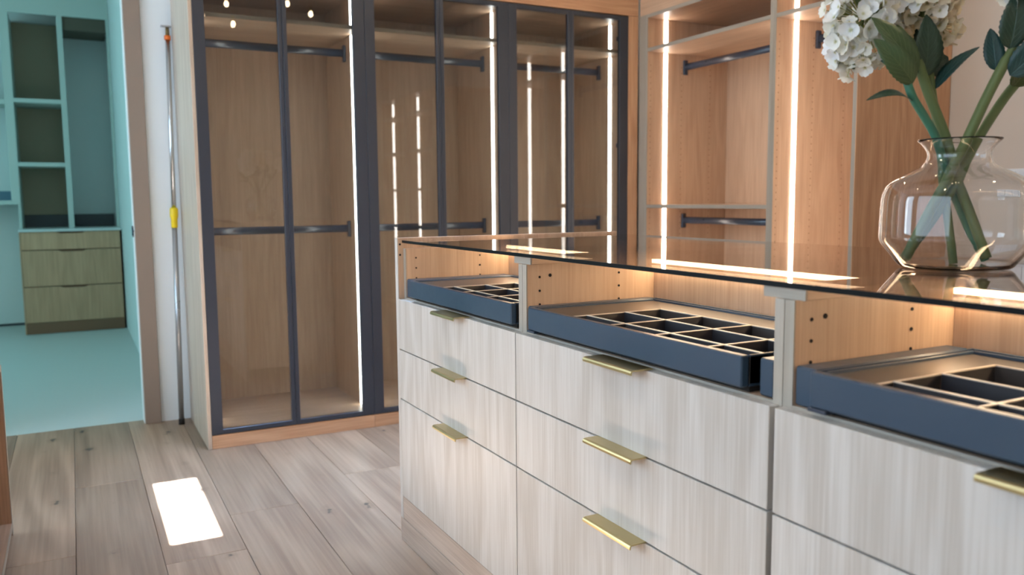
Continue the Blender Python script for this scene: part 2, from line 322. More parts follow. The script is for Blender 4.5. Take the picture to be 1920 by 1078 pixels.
for i, ((ya, yb), ym) in enumerate(zip(edges, mids)):
    t = thing('glass_door_wardrobe', (WXF, ya, 0), labs[i], 'wardrobe', WG)
    T = 0.018; xb_ = WXB + 0.002; xc = WXF - 0.024
    if i == 0: box('end_panel', WXB, WXF, ya - 0.0165, ya - 0.0005, 0.0, 2.25, m_endp, t, 0.0015)
    box('side_panel', xb_, xc, ya, ya + T, 0.065, WTOP, m_oak_z, t); box('side_panel', xb_, xc, yb - T, yb, 0.065, WTOP, m_oak_z, t)
    box('back_panel', xb_, xb_ + 0.012, ya + T, yb - T, 0.065, WTOP, m_oak_z, t)
    box('bottom_panel', xb_ + .012, xc, ya + T, yb - T, 0.065, 0.085, m_oak_y, t); box('top_panel', xb_ + .012, xc, ya + T, yb - T, WTOP - T, WTOP, m_oak_y, t)
    box('shelf', xb_ + .012, xc - 0.008, ya + T + .001, yb - T - .001, 1.900, 1.918, m_oak_y, t)
    box('plinth', WXF - 0.5, WXF - 0.002, ya + 0.0005, yb - 0.0005, 0.0, 0.062, m_warmlit_y, t)
    for z in (1.827, 0.966): rod_y(t, -1.178, ya + T, yb - T, z)
    for yy, s in ((ya + T, 1), (yb - T, -1)):
        for za, zb in ((0.088, 1.896), (1.922, WTOP - T - .004)):
            box('led_strip', -1.081, -1.059, min(yy, yy + s * .004), max(yy, yy + s * .004), za, zb, m_led, t, 0.001)
    for da, db, hin in ((ya, ym, ya), (ym, yb, yb)):
        da += 0.0008; db -= 0.0008
        wl = 0.048 if hin == ya else 0.0185; wr = 0.0185 if hin == ya else 0.056
        zb0, zt0 = 0.0645, WTOP - 0.002; x0, x1 = WXF - 0.022, WXF
        d = boxes('door', [(x0, x1, da, da + wl, zb0, zt0), (x0, x1, db - wr, db, zb0, zt0), (x0, x1, da + wl, db - wr, zb0, zb0 + .022), (x0, x1, da + wl, db - wr, zt0 - .022, zt0)], m_frame, t, 0.0012)
        box('glass_pane', WXF - 0.015, WXF - 0.010, da + wl, db - wr, zb0 + .022, zt0 - .022, m_pane, d, 0)
        s = 1 if hin == ya else -1
        for hz in (0.35, 1.40, 1.985): box('hinge', WXF - 0.075, WXF - 0.024, min(hin + s * T, hin + s * (T + .012)), max(hin + s * T, hin + s * (T + .012)), hz - 0.012, hz + 0.012, m_black, d, 0.002)
# fascia, corner filler
tag(box('trim_5', WXF - 0.05, WXF - 0.002, -0.4145, 1.93, WTOP + 0.004, 2.40, m_warmlit_y, None), 'oak fascia board above the glass door wardrobes', kind='structure')
tag(box('trim_6', WXF - 0.05, WXF - 0.002, 1.8625, 1.93, 0.0, WTOP + 0.003, m_warmlit_z, None), 'oak corner filler between glass and open wardrobes', kind='structure')

# ------------------------------------------------------------------ open wardrobes (facing -y)
OY = 1.932; OB = 2.515; OT = 2.097
def pins(t, x, rows, s):
    P = [(x, yy, 0.1 + 0.032 * q) for yy in rows for q in range(55)]
    tag(discs('shelf_pin_holes', P, 'x', 0.0032, m_pin, t, 0.0006, 6), kind='stuff')
def open_unit(name, xa, xb, label, shelves, rods, endcap=False, leftcap=None, grp=None, cat='wardrobe', ledgaps=None):
    t = thing(name, (xa, OY, 0), label, cat, grp); T = 0.018
    if endcap: box('end_cover', xb, xb + 0.003, OY, OB, 0.0, OT, m_warmlit_z, t, 0)
    def side(x0_, x1_):
        p = box('side_panel', x0_, x1_, OY + 0.002, OB, 0.0, OT - T, m_oak_z, t); box('front_edge', x0_, x1_, OY, OY + 0.0019, 0.0, OT - T, m_edge_z, p, 0)
    side(xa, xa + T); side(xb - T, xb)
    box('back_panel', xa + T, xb - T, OB - 0.012, OB, 0.06, OT - T, m_oak_z, t)
    for nm, z0_, z1_ in [('top_panel', OT - T, OT), ('bottom_panel', 0.06, 0.078)] + [('shelf', z, z + T) for z in shelves]:
        o = xa + T if nm != 'top_panel' else xa; e = xb - T if nm != 'top_panel' else xb
        p = box(nm, o, e, OY + 0.004, OB - 0.012 if nm != 'top_panel' else OB, z0_, z1_, m_oak_x, t); box('front_edge', o, e, OY + .001, OY + 0.0039, z0_, z1_, m_edge_x, p, 0)
    box('plinth', xa + T, xb - T, OY + 0.03, OY + 0.045, 0.0, 0.06, m_oak_x, t)
    for z in rods: rod_x(t, 2.19, xa + T, xb - T, z)
    brk = sorted([0.08] + list(shelves) + [OT - T])
    for x, s in ((xa + T, 1), (xb - T, -1)):
        for za, zb in zip(brk, brk[1:]):
            box('led_strip', min(x, x + s * .004), max(x, x + s * .004), 2.044, 2.066, za + (0.022 if za > .1 else .004), zb - 0.004, m_led, t, 0.001)
        pins(t, x + s * 0.0004, (1.953, 2.169, 2.375), s)
    return t
OGP = 'open oak wardrobes'
open_unit('open_wardrobe', -0.858, 0.083, 'open oak wardrobe in the corner with two rods and a middle shelf', (1.900, 1.050), (1.831, 0.978), grp=OGP)
open_unit('open_wardrobe', 0.0835, 0.547, 'narrow open oak wardrobe behind the white flowers, next to the bare wall', (1.900,), (1.825,), endcap=True, grp=OGP)
tag(box('trim_7', -0.915, -0.8585, OY + 0.0, OY + 0.03, 0.0, OT, m_edge_z, None), 'pale filler strip at the left of the open wardrobes', kind='structure')
tag(box('trim_8', -0.915, 0.547, OY + 0.004, OY + 0.024, OT + 0.001, 2.40, m_oak_x, None), 'oak fascia board above the open wardrobes', kind='structure')
open_unit('open_shelf_unit', 2.03, 2.715, 'lit open shelf unit, seen mirrored as the right light line in the wardrobe glass', (1.898, 1.555, 1.20, 0.845, 0.49), (), cat='shelf', grp='shelf units mirrored in the wardrobe glass')
open_unit('open_shelf_unit', 2.7155, 3.40, 'lit open shelf unit, seen mirrored as the left light line in the wardrobe glass', (1.898, 1.555, 1.20, 0.845, 0.49), (), cat='shelf', grp='shelf units mirrored in the wardrobe glass')
sw = thing('wall_switch', (0.86, 2.519, 1.13), 'white multi-gang light switch plate on the greige wall behind the vase', 'switch')
box('plate', 0.812, 0.962, 2.511, 2.5195, 1.133, 1.209, plain('switch_white', (0.72, 0.74, 0.76), 0.4), sw, 0.003)
for q in range(3): box('rocker', 0.824 + q * .046, 0.858 + q * .046, 2.507, 2.511, 1.143, 1.199, plain('rocker_white', (0.68, 0.70, 0.73), 0.35), sw, 0.002)

# ------------------------------------------------------------------ island: three drawer cabinets
ZG0, ZG1 = 0.9695, 0.9775
IX = [(0.4435, 1.2270), (1.2285, 2.0315), (2.0330, 2.8360)]
FX = [(0.4440, 1.2258), (1.2292, 2.0262), (2.0370, 2.8350)]
HX = [(0.793, 0.950), (1.572, 1.730), (2.366, 2.524)]
ZD = [(0.6345, 0.793), (0.4745, 0.6308), (0.152, 0.4708)]
IG = 'drawer cabinets of the island'
ilab = ['far-left drawer cabinet of the island, with the tall end panel', 'middle drawer cabinet of the island, between the two posts', 'nearest drawer cabinet of the island, under the glass vase']
YB = 0.384
def handle(x0_, x1_, z, parent):
    # edge pull: flat tongue over the drawer edge and a rounded down-turned lip
    prof = [(0.012, z + .0035), (-0.030, z + .0035), (-0.0345, z + .002), (-0.036, z - .001), (-0.036, z - .0045), (-0.0345, z - .006), (-0.033, z - .0045), (-0.033, z - .001), (-0.031, z + .0008), (0.012, z + .0008)]
    V = [(x, a, b) for x in (x0_, x1_) for a, b in prof]; n = len(prof)
    F = [(q, (q + 1) % n, n + (q + 1) % n, n + q) for q in range(n)] + [tuple(range(n))[::-1], tuple(range(n, 2 * n))]
    return raw('handle', V, F, m_brass, parent)
for i in range(3):
    xa, xb = IX[i]; T = 0.018
    t = thing('drawer_cabinet', (xa, 0, 0), ilab[i], 'cabinet', IG)
    if i == 0:
        ep_ = box('end_panel', 0.4230, 0.4432, 0.003, 0.834, 0.0765, 0.985, m_oak_z, t, 0.0008); box('front_edge', 0.4230, 0.4432, 0.0, 0.0028, 0.0765, 0.985, m_front, ep_, 0)
        discs('fixing_holes', [(0.4433, 0.009, 0.965), (0.4433, 0.009, 0.932)], 'x', 0.0035, m_hole, t)
    for x0_, x1_ in ((xa, xa + T), (xb - T, xb)):
        p = box('side_panel', x0_, x1_, 0.0225, YB + 0.016, 0.778, 0.952, m_oak_z, t)
        box('front_edge', x0_, x1_, 0.0200, 0.0224, 0.778, 0.952, m_edge_z, p, 0)
        box('side_panel', x0_, x1_, 0.070, YB + 0.016, 0.152, 0.7779, m_oak_z, t)
    box('back_panel', xa + T, xb - T, YB, YB + 0.016, 0.152, 0.952, m_oak_z, t)
    dk = box('deck', xa + T, xb - T, 0.0245, YB, 0.778, 0.797, m_oak_x, t); box('front_edge', xa + T, xb - T, 0.0205, 0.0244, 0.778, 0.797, m_edge_x, dk, 0)
    box('bottom_panel', xa + T, xb - T, 0.0205, YB, 0.152, 0.170, m_oak_x, t)
    box('led_strip', xa + T + .004, xb - T - .004, YB - 0.010, YB - 0.0005, 0.9415, 0.9515, m_led2, t, 0.001)
    hs = [(xa + T + .0003, yy, zz) for yy in (0.055, 0.278) for zz in (0.954 - .032 * q for q in range(1, 4))] + [(xb - T - .0003, yy, zz) for yy in (0.055, 0.278) for zz in (0.954 - .032 * q for q in range(1, 4))]
    discs('shelf_pin_holes', hs, 'x', 0.0028, m_hole, t)
    if i: discs('fixing_holes', [(xa + T + .0003, 0.083, 0.925)], 'x', 0.0040, m_hole, t)
    if i < 2: 
        bx = (1.181, 1.259) if i == 0 else (1.986, 2.067)
        bt = box('support_batten', bx[0], bx[1], 0.0275, 0.82, 0.9525, 0.9690, m_oak_y, t); box('front_edge', bx[0], bx[1], 0.024, 0.0274, 0.9525, 0.9690, m_edge_x, bt, 0)
    for q, (za, zb) in enumerate(ZD):
        d = box('drawer', FX[i][0], FX[i][1], 0.0, 0.0195, za, zb, m_front, t, 0.0008)
        handle(HX[i][0], HX[i][1], zb + 0.0005, d)
# plinth of the island
pl = thing('island_plinth', (0.423, 0.0, 0), 'pale wooden plinth of two stacked boards under the island drawers', 'plinth')
box('upper_board', 0.4445, 2.836, 0.0005, 0.018, 0.0775, 0.1500, m_plinth, pl); box('lower_board', 0.4232, 2.836, -0.0005, 0.018, 0.0, 0.0760, m_plinth, pl)
# back half of the island
bk = thing('island_back_cabinet', (0.4435, 0.41, 0), 'back half of the island, open compartments under the glass top', 'cabinet')
for xa, xb in IX:
    for x0_, x1_ in ((xa, xa + .018), (xb - .018, xb)): box('side_panel', x0_, x1_, 0.401, 0.815, 0.0, 0.952, m_oak_z, bk)
    box('shelf', xa + .018, xb - .018, 0.401, 0.815, 0.778, 0.797, m_oak_x, bk); box('back_panel', xa, xb, 0.8155, 0.833, 0.0, 0.952, m_oak_z, bk)
# glass top: see-through slab with a dark polished edge
gt = thing('glass_countertop', (0.4445, 0.02, ZG0), 'bronze tinted glass top of the island', 'countertop')
gx0, gx1, gy0, gy1 = 0.4445, 2.86, 0.016, 0.830
box('glass_sheet', gx0 + .0005, gx1, gy0 + .0022, gy1, ZG0, ZG1, m_top, gt, 0)
boxes('polished_edge', [(gx0, gx1, gy0, gy0 + .002, ZG0, ZG1)], m_topedge, gt, 0)
# pull-out organiser trays
TG = 'navy pull-out organiser trays'
tl = ['navy divided tray in the far-left compartment of the island', 'navy divided tray pulled out in the middle compartment of the island', 'large navy divided tray in the nearest compartment, below the vase']
TX = [(0.494, 0.535, 1.199, 1.226 - .018 + .013), (1.2485, 1.281, 1.963, 2.0125), (2.0525, 2.097, 2.76, 2.8165)]
for i in range(3):
    ra, fa, fb, rb = TX[i]
    if i == 0: ra, rb = 0.4635, 1.2080
    zt = 0.858; zb = 0.8075
    t = thing('organiser_tray', (fa, 0.02, 0.8), tl[i], 'tray', TG)
    for q0, q1 in ((ra, fa - .004 if i != 1 else fa - .001), (fb + .018 if i == 1 else fb + .004, rb)):
        if q1 - q0 > .004: box('side_rail', q0 + .001, q1, 0.022, 0.365, 0.799, zt - 0.001, m_tray, t, 0.003)
    box('front_panel', fa, fb, 0.004, 0.020, zb, zt, m_tray, t, 0.0022)
    if i: box('catch', fa - .003, fa + .03, 0.003, 0.02, zb - .006, zb - .0005, m_black, t, 0.001)
    box('tray_bottom', fa + .002, fb - .002, 0.021, 0.362, 0.812, 0.815, m_cell, t, 0)
    box('base_box', fa + .004, fb - .004, 0.024, 0.360, 0.7985, 0.8115, m_hole, t, 0)  # black block put in as the dark shadow gap under the tray
    # sloping border on three sides
    x0_, x1_, y1_ = fa, fb, 0.362; bw = 0.072 if i else 0.085; zi = 0.847
    xi0 = x0_ + 0.118 if i == 1 else x0_ + (0.072 if i == 2 else 0.15); xi1 = x1_ - 0.02; yi = 0.287 if i < 2 else 0.312
    def border(pts): 
        V = pts + [(p[0], p[1], 0.812) for p in pts]; raw('border', V, [(0, 1, 2, 3), (4, 5, 6, 7), (0, 1, 5, 4), (1, 2, 6, 5), (2, 3, 7, 6), (3, 0, 4, 7)], m_traymetal, t)
    border([(x0_, 0.021, zt - .003), (x0_, y1_, zt - .003), (xi0, yi, zi), (xi0, 0.021, zi)])
    border([(x0_, y1_, zt - .003), (x1_, y1_, zt - .003), (xi1, yi, zi), (xi0, yi, zi)])
    border([(x1_, 0.021, zt - .003), (xi1, 0.021, zi), (xi1, yi, zi), (x1_, y1_, zt - .003)])
    boxes('rim', [(x0_, x0_ + .004, 0.021, y1_ + .004, zb, zt), (x1_ - .004, x1_, 0.021, y1_ + .004, zb, zt), (x0_ + .004, x1_ - .004, y1_, y1_ + .004, zb, zt)], m_tray, t, 0.0008)
    boxes('inner_lip', [(xi0 - .002, xi0 + .002, 0.024, yi, zi, zi + .002), (xi0, xi1, yi - .002, yi + .002, zi, zi + .002), (xi0, xi1, 0.0225, 0.0255, zi + .001, zi + .0045)], m_ridge, t, 0)
    boxes('border_step', [(x0_ + .010, x0_ + .016, 0.024, y1_ - .010, zt - .006, zt - .0005), (x0_ + .010, x1_ - .012, y1_ - .016, y1_ - .010, zt - .006, zt - .0005)], m_tray, t, 0.0008)
    dxs = [xi0 + 0.145 * q for q in range(1, 6) if xi0 + 0.145 * q < xi1 - 0.03]
    dys = [0.085, 0.187]
    zd = zi + .002
    for yy in dys:
        d = box('divider', xi0 + .002, xi1, yy - .0022, yy + .0022, 0.815, zd - .001, m_cell, t, 0); box('divider_edge', xi0 + .002, xi1, yy - .0022, yy + .0022, zd - .001, zd + .0006, m_ridge, d, 0)
    for xx in dxs:
        d = box('divider', xx - .0022, xx + .0022, 0.0256, yi - .002, 0.815, zd - .0012, m_cell, t, 0); box('divider_edge', xx - .0022, xx + .0022, 0.0256, yi - .002, zd - .0012, zd + .0004, m_ridge, d, 0)

# ------------------------------------------------------------------ vase
VC = Vector((2.012, 0.436, ZG1 + 0.0004))
m_vase = bpy.data.materials.new('clear_vase_glass'); m_vase.use_nodes = True
vb = m_vase.node_tree.nodes['Principled BSDF']; vb.inputs['Base Color'].default_value = (0.985, 0.995, 1.0, 1); vb.inputs['Roughness'].default_value = 0.0
vb.inputs['Transmission Weight'].default_value = 1.0; vb.inputs['IOR'].default_value = 1.45
outer = [(0.0, 0.0), (0.060, 0.0), (0.084, 0.0012), (0.089, 0.004), (0.094, 0.011), (0.1165, 0.040), (0.1205, 0.048), (0.1208, 0.060), (0.1195, 0.110), (0.1175, 0.126), (0.111, 0.141), (0.098, 0.152), (0.078, 0.1625), (0.062, 0.170), (0.0525, 0.178), (0.0485, 0.188), (0.0500, 0.198), (0.0555, 0.207), (0.0630, 0.2145), (0.0645, 0.2165)]
inner = [(0.0640, 0.2180), (0.0625, 0.2172), (0.0540, 0.2090), (0.0478, 0.1990), (0.0458, 0.188), (0.0500, 0.1760), (0.0605, 0.1675), (0.0770, 0.1598), (0.0965, 0.1494), (0.1088, 0.139), (0.1148, 0.125), (0.1168, 0.110), (0.1180, 0.060), (0.1178, 0.049), (0.1138, 0.041), (0.0910, 0.0130), (0.0850, 0.0060), (0.055, 0.0050), (0.0, 0.0050)]
def smooth_prof(p, it=1):
    for _ in range(it):
        q = [p[0]]
        for a, b in zip(p, p[1:]): q += [(a[0] * .75 + b[0] * .25, a[1] * .75 + b[1] * .25), (a[0] * .25 + b[0] * .75, a[1] * .25 + b[1] * .75)]
        p = q + [p[-1]]
    return p
prof = smooth_prof(outer) + smooth_prof(inner)
n = 72; V = []; F = []
for r, h in prof:
    for k in range(n): t_ = 2 * math.pi * k / n; V.append(VC + Vector((max(r, 1e-4) * math.cos(t_), max(r, 1e-4) * math.sin(t_), h)))
for i in range(len(prof) - 1):
    for k in range(n): F.append((i * n + k, i * n + (k + 1) % n, (i + 1) * n + (k + 1) % n, (i + 1) * n + k))
F.append(tuple(range(n))[::-1]); F.append(tuple(range((len(prof) - 1) * n, len(prof) * n)))
vase = tag(raw('vase', V, F, m_vase, None, True, VC), 'clear round-shouldered glass vase on the island glass top', 'vase')

# ------------------------------------------------------------------ hydrangeas
def F3(px, py, dep=0.0):
    """place a point in the bouquet's own frame: metres sideways, metres up, metres behind the vase axis"""
    lat = (px - 1788 - (503 - py) * 0.0487) * 0.000905; h = (503 - py) * 0.000907
    s = 1 + dep / 1.46
    return Vector((VC.x, VC.y, 0)) + rh * (lat * s) + fh * dep + up * (VC.z + h + (s - 1) * (VC.z + h - CAM.z))
m_stem = plain('green_stem', (0.10, 0.145, 0.05), 0.5); m_stem2 = plain('bluish_green_stem', (0.04, 0.16, 0.10), 0.45)
def leaf_mat(name, c1, c2):
    m, nt, b = new_mat(name); N = nt.nodes; L = nt.links
    uv = N.new('ShaderNodeUVMap'); sp = N.new('ShaderNodeSeparateXYZ'); L.new(uv.outputs[0], sp.inputs[0])
    # veins slanting away from the midrib
    a = N.new('ShaderNodeMath'); a.operation = 'ABSOLUTE'; s1 = N.new('ShaderNodeMath'); s1.operation = 'SUBTRACT'; s1.inputs[1].default_value = 0.5
    L.new(sp.outputs[0], s1.inputs[0]); L.new(s1.outputs[0], a.inputs[0])
    ma = N.new('ShaderNodeMath'); ma.operation = 'MULTIPLY_ADD'; L.new(a.outputs[0], ma.inputs[0]); ma.inputs[1].default_value = -0.75; L.new(sp.outputs[1], ma.inputs[2])
    mu = N.new('ShaderNodeMath'); mu.operation = 'MULTIPLY'; L.new(ma.outputs[0], mu.inputs[0]); mu.inputs[1].default_value = 52
    si = N.new('ShaderNodeMath'); si.operation = 'SINE'; L.new(mu.outputs[0], si.inputs[0])
    pw = N.new('ShaderNodeMapRange'); L.new(si.outputs[0], pw.inputs[0]); pw.inputs[1].default_value = 0.82; pw.inputs[2].default_value = 1.0
    mr = N.new('ShaderNodeMapRange'); L.new(a.outputs[0], mr.inputs[0]); mr.inputs[1].default_value = 0.035; mr.inputs[2].default_value = 0.0
    mxm = N.new('ShaderNodeMath'); mxm.operation = 'MAXIMUM'; L.new(pw.outputs[0], mxm.inputs[0]); L.new(mr.outputs[0], mxm.inputs[1])
    mx = N.new('ShaderNodeMix'); mx.data_type = 'RGBA'; sc_ = N.new('ShaderNodeMath'); sc_.operation = 'MULTIPLY'; sc_.inputs[1].default_value = 0.55; L.new(mxm.outputs[0], sc_.inputs[0])
    L.new(sc_.outputs[0], mx.inputs['Factor']); mx.inputs['A'].default_value = (*c1, 1); mx.inputs['B'].default_value = (*c2, 1)
    L.new(mx.outputs['Result'], b.inputs['Base Color']); b.inputs['Roughness'].default_value = 0.42
    bp = N.new('ShaderNodeBump'); bp.inputs['Strength'].default_value = 0.4; bp.inputs['Distance'].default_value = 0.002; L.new(mxm.outputs[0], bp.inputs['Height']); L.new(bp.outputs[0], b.inputs['Normal'])
    return m
m_leafd = leaf_mat('dark_green_leaf', (0.014, 0.040, 0.024), (0.035, 0.080, 0.042)); m_leafl = leaf_mat('mid_green_leaf', (0.045, 0.085, 0.030), (0.10, 0.15, 0.055)); m_leaft = leaf_mat('teal_green_leaf', (0.008, 0.042, 0.040), (0.025, 0.10, 0.085))
def leaf(parent, base, tip, width, nrm, mat, bend=0.0, fold=0.35, ns=22):
    base = Vector(base); tip = Vector(tip); d = (tip - base); Ln = d.length; d.normalize(); nrm = (nrm - d * nrm.dot(d)).normalized(); side = d.cross(nrm).normalized()
    V = []; F = []; UV = []; cr = [-1, -0.55, 0, 0.55, 1]
    for th in (0, 1):
        for i in range(ns + 1):
            t_ = i / ns; w = width * 0.5 * (math.sin(math.pi * min(1, t_ ** 0.8)) ** 0.75) * (1 - 0.15 * t_) + 0.0006
            if 0.08 < t_ < 0.97 and i % 2: w *= 0.93
            c = base + d * (Ln * t_) + nrm * (bend * math.sin(math.pi * t_) - bend * 0.6 * t_ * t_)
            for q in cr:
                V.append(c + side * (w * q) + nrm * (abs(q) * w * fold - th * 0.0007)); UV.append((0.5 + q * 0.5, t_))
    m_ = len(cr); off = (ns + 1) * m_
    for th in (0, 1):
        for i in range(ns):
            for q in range(m_ - 1):
                a = th * off + i * m_ + q; f = (a, a + 1, a + m_ + 1, a + m_); F.append(f if th == 0 else f[::-1])
    for i in range(ns):
        for q in (0, m_ - 1):
            a = i * m_ + q; F.append((a, a + m_, a + m_ + off, a + off))
    o = raw('leaf', V, F, mat, parent, smooth=True)
    ul = o.data.uv_layers.new(name='UVMap')
    for lp in o.data.loops: ul.data[lp.index].uv = UV[lp.vertex_index]
    return o
def petal_mat(name, c1, c2):
    m, nt, b = new_mat(name); N = nt.nodes; L = nt.links
    tc = N.new('ShaderNodeTexCoord'); ln = N.new('ShaderNodeVectorMath'); ln.operation = 'LENGTH'; L.new(tc.outputs['Object'], ln.inputs[0])
    mr = N.new('ShaderNodeMapRange'); L.new(ln.outputs['Value'], mr.inputs[0]); mr.inputs[1].default_value = 0.0; mr.inputs[2].default_value = 0.0045
    oi = N.new('ShaderNodeObjectInfo'); hv = N.new('ShaderNodeMix'); hv.data_type = 'RGBA'; L.new(oi.outputs['Random'], hv.inputs['Factor']); hv.inputs['A'].default_value = (*c1, 1); hv.inputs['B'].default_value = (c1[0], c1[1] * .97, c1[2] * .84, 1)
    mx = N.new('ShaderNodeMix'); mx.data_type = 'RGBA'; L.new(mr.outputs[0], mx.inputs['Factor']); mx.inputs['A'].default_value = (*c2, 1); L.new(hv.outputs['Result'], mx.inputs['B'])
    L.new(mx.outputs['Result'], b.inputs['Base Color']); b.inputs['Roughness'].default_value = 0.55
    tr_ = N.new('ShaderNodeBsdfTranslucent'); L.new(mx.outputs['Result'], tr_.inputs[0]); ms = N.new('ShaderNodeMixShader'); ms.inputs[0].default_value = 0.3
    L.new(b.outputs[0], ms.inputs[1]); L.new(tr_.outputs[0], ms.inputs[2]); L.new(ms.outputs[0], N['Material Output'].inputs[0])
    return m
m_petal = petal_mat('white_petals', (0.90, 0.91, 0.92), (0.62, 0.60, 0.24)); m_petal2 = petal_mat('cream_petals', (0.78, 0.72, 0.60), (0.45, 0.40, 0.12))
def floret_mesh(mat, seed):
    rnd = random.Random(seed); V = []; F = []; R = 0.0140
    for p in range(4):
        a = p * math.pi / 2 + rnd.uniform(-.12, .12); cup = rnd.uniform(0.15, 0.5); tilt = rnd.uniform(-0.1, 0.25); b = len(V)
        for i in range(5):
            t_ = i / 4; w = (0.10, 0.62, 0.98, 0.88, 0.36)[i] * R * 0.66
            for q in (-1, -0.5, 0, 0.5, 1):
                rr = R * t_ * 1.05; zz = cup * rr * t_ + tilt * rr - 0.0015 * (1 - abs(q)) + abs(q) * 0.0012 * math.sin(t_ * 3)
                x, y_ = rr, w * q
                V.append((x * math.cos(a) - y_ * math.sin(a), x * math.sin(a) + y_ * math.cos(a), zz))
        for i in range(4):
            for q in range(4): c = b + i * 5 + q; F.append((c, c + 1, c + 6, c + 5))
    b = len(V)                                              # the small bead in the middle
    for k_ in range(6): V.append((0.0013 * math.cos(k_ * math.pi / 3), 0.0013 * math.sin(k_ * math.pi / 3), 0.0006))
    V.append((0, 0, 0.002)); F += [(b + k_, b + (k_ + 1) % 6, b + 6) for k_ in range(6)]
    me = bpy.data.meshes.new('floret'); me.from_pydata(V, [], F); me.materials.append(mat)
    for p in me.polygons: p.use_smooth = True
    return me
FM = [floret_mesh(m_petal, s) for s in range(4)]; FM2 = [floret_mesh(m_petal2, s + 9) for s in range(3)]
def head(parent, centre, radii, axis_tilt, count, meshes, seed, scale=1.0, stemmat=m_stem):
    """a hydrangea head: branchlets from the core, florets all over an ellipsoid"""
    rnd = random.Random(seed); c = Vector(centre); rot = Matrix.Rotation(axis_tilt, 3, fh)
    core = tube('flower_core', [c + rot @ Vector((0, 0, -radii[2] * .9)), c, c + rot @ Vector((0, 0, radii[2] * .6))], [0.003, 0.003, 0.001], stemmat, parent, 6)
    V = []; F = []; ga = math.pi * (3 - math.sqrt(5))
    for k_ in range(count):
        zz = 1 - 2 * (k_ + .5) / count; rr = math.sqrt(1 - zz * zz); th = ga * k_ + rnd.uniform(-.25, .25)
        dirv = Vector((rr * math.cos(th), rr * math.sin(th), zz)); j = rnd.uniform(0.74, 1.08)
        p = c + rot @ Vector((dirv.x * radii[0] * j, dirv.y * radii[1] * j, dirv.z * radii[2] * j))
        nrm = (rot @ Vector((dirv.x / radii[0], dirv.y / radii[1], dirv.z / radii[2]))).normalized()
        nrm = (nrm + Vector((rnd.uniform(-.6, .6), rnd.uniform(-.6, .6), rnd.uniform(-.6, .6)))).normalized()
        o = bpy.data.objects.new('floret', rnd.choice(meshes)); link(o, core, p)
        o.rotation_euler = (nrm.to_track_quat('Z', 'Y').to_matrix() @ Matrix.Rotation(rnd.uniform(0, 3), 3, 'Z')).to_euler()
        s = scale * rnd.uniform(0.85, 1.2); o.scale = (s, s, s)
        b = len(V); q0 = c.lerp(p, 0.15); side = nrm.orthogonal().normalized() * 0.0007; s2 = nrm.cross(side)
        for q_ in (q0, p):
            V += [q_ + side, q_ - side * .5 + s2 * .8, q_ - side * .5 - s2 * .8]
        F += [(b, b + 1, b + 4, b + 3), (b + 1, b + 2, b + 5, b + 4), (b + 2, b, b + 3, b + 5)]
    tag(raw('branchlets', V, F, m_branch, parent), kind='stuff')
m_branch = plain('yellow_green_branchlet', (0.30, 0.30, 0.07), 0.6)
def curve(pts, n=10):
    out = []
    P = [pts[0]] + list(pts) + [pts[-1]]
    for i in range(1, len(P) - 2):
        for k_ in range(n):
            t_ = k_ / n; a, b, c, d = P[i - 1], P[i], P[i + 1], P[i + 2]
            out.append(0.5 * ((2 * b) + (c - a) * t_ + (2 * a - 5 * b + 4 * c - d) * t_ ** 2 + (3 * b - a - 3 * c + d) * t_ ** 3))
    out.append(P[-2]); return out
toC = -fh
HG = 'hydrangea stems in the vase'
# 1: thick dark stem carrying the big white head on the left
h1 = thing('hydrangea_stem', F3(1838, 487), 'hydrangea with the large white flower head at the left of the bouquet', 'flower', HG)
tube('stem', curve([F3(1630, 10, .04), F3(1668, 35, .03), F3(1706, 85, .0), F3(1742, 180, 0), F3(1775, 265, 0), F3(1796, 340, 0), F3(1820, 420, -.01), F3(1838, 487, -.02)]), [0.0055] * 20 + [0.0082] * 51, m_stem, h1, 12)
head(h1, F3(1650, 44, .05), (0.060, 0.062, 0.094), 0.16, 165, FM, 3, 1.0)
leaf(h1, F3(1712, 142, -.015), F3(1622, 40, -.03), 0.052, (toC + up * .2 + rh * .3), m_leafl, 0.006, 0.25)
leaf(h1, F3(1712, 150, -.005), F3(1655, 108, .02), 0.030, (toC + up * .4), m_leaft, 0.004)
leaf(h1, F3(1706, 78, .0), F3(1640, 38, .02), 0.024, (up + toC * .3), m_leaft, 0.004)
# 2: bluish stem with low leaves on the left
h2 = thing('hydrangea_stem', F3(1846, 492), 'bluish green stem at the far left of the vase neck with a drooping thin leaf', 'flower', HG)
tube('stem', curve([F3(1686, 145, -.02), F3(1700, 185, -.02), F3(1725, 222, -.015), F3(1751, 265, -.01), F3(1785, 340, .01), F3(1822, 430, .01), F3(1848, 492, 0)]), 0.0068, m_stem2, h2, 12)
leaf(h2, F3(1698, 160, -.025), F3(1620, 80, -.04), 0.046, (toC + up * .1 - rh * .2), m_leafl, 0.008, 0.25)
leaf(h2, F3(1698, 192, -.02), F3(1600, 183, -.05), 0.024, (up * .8 + toC * .55), m_leafd, 0.012, 0.1)
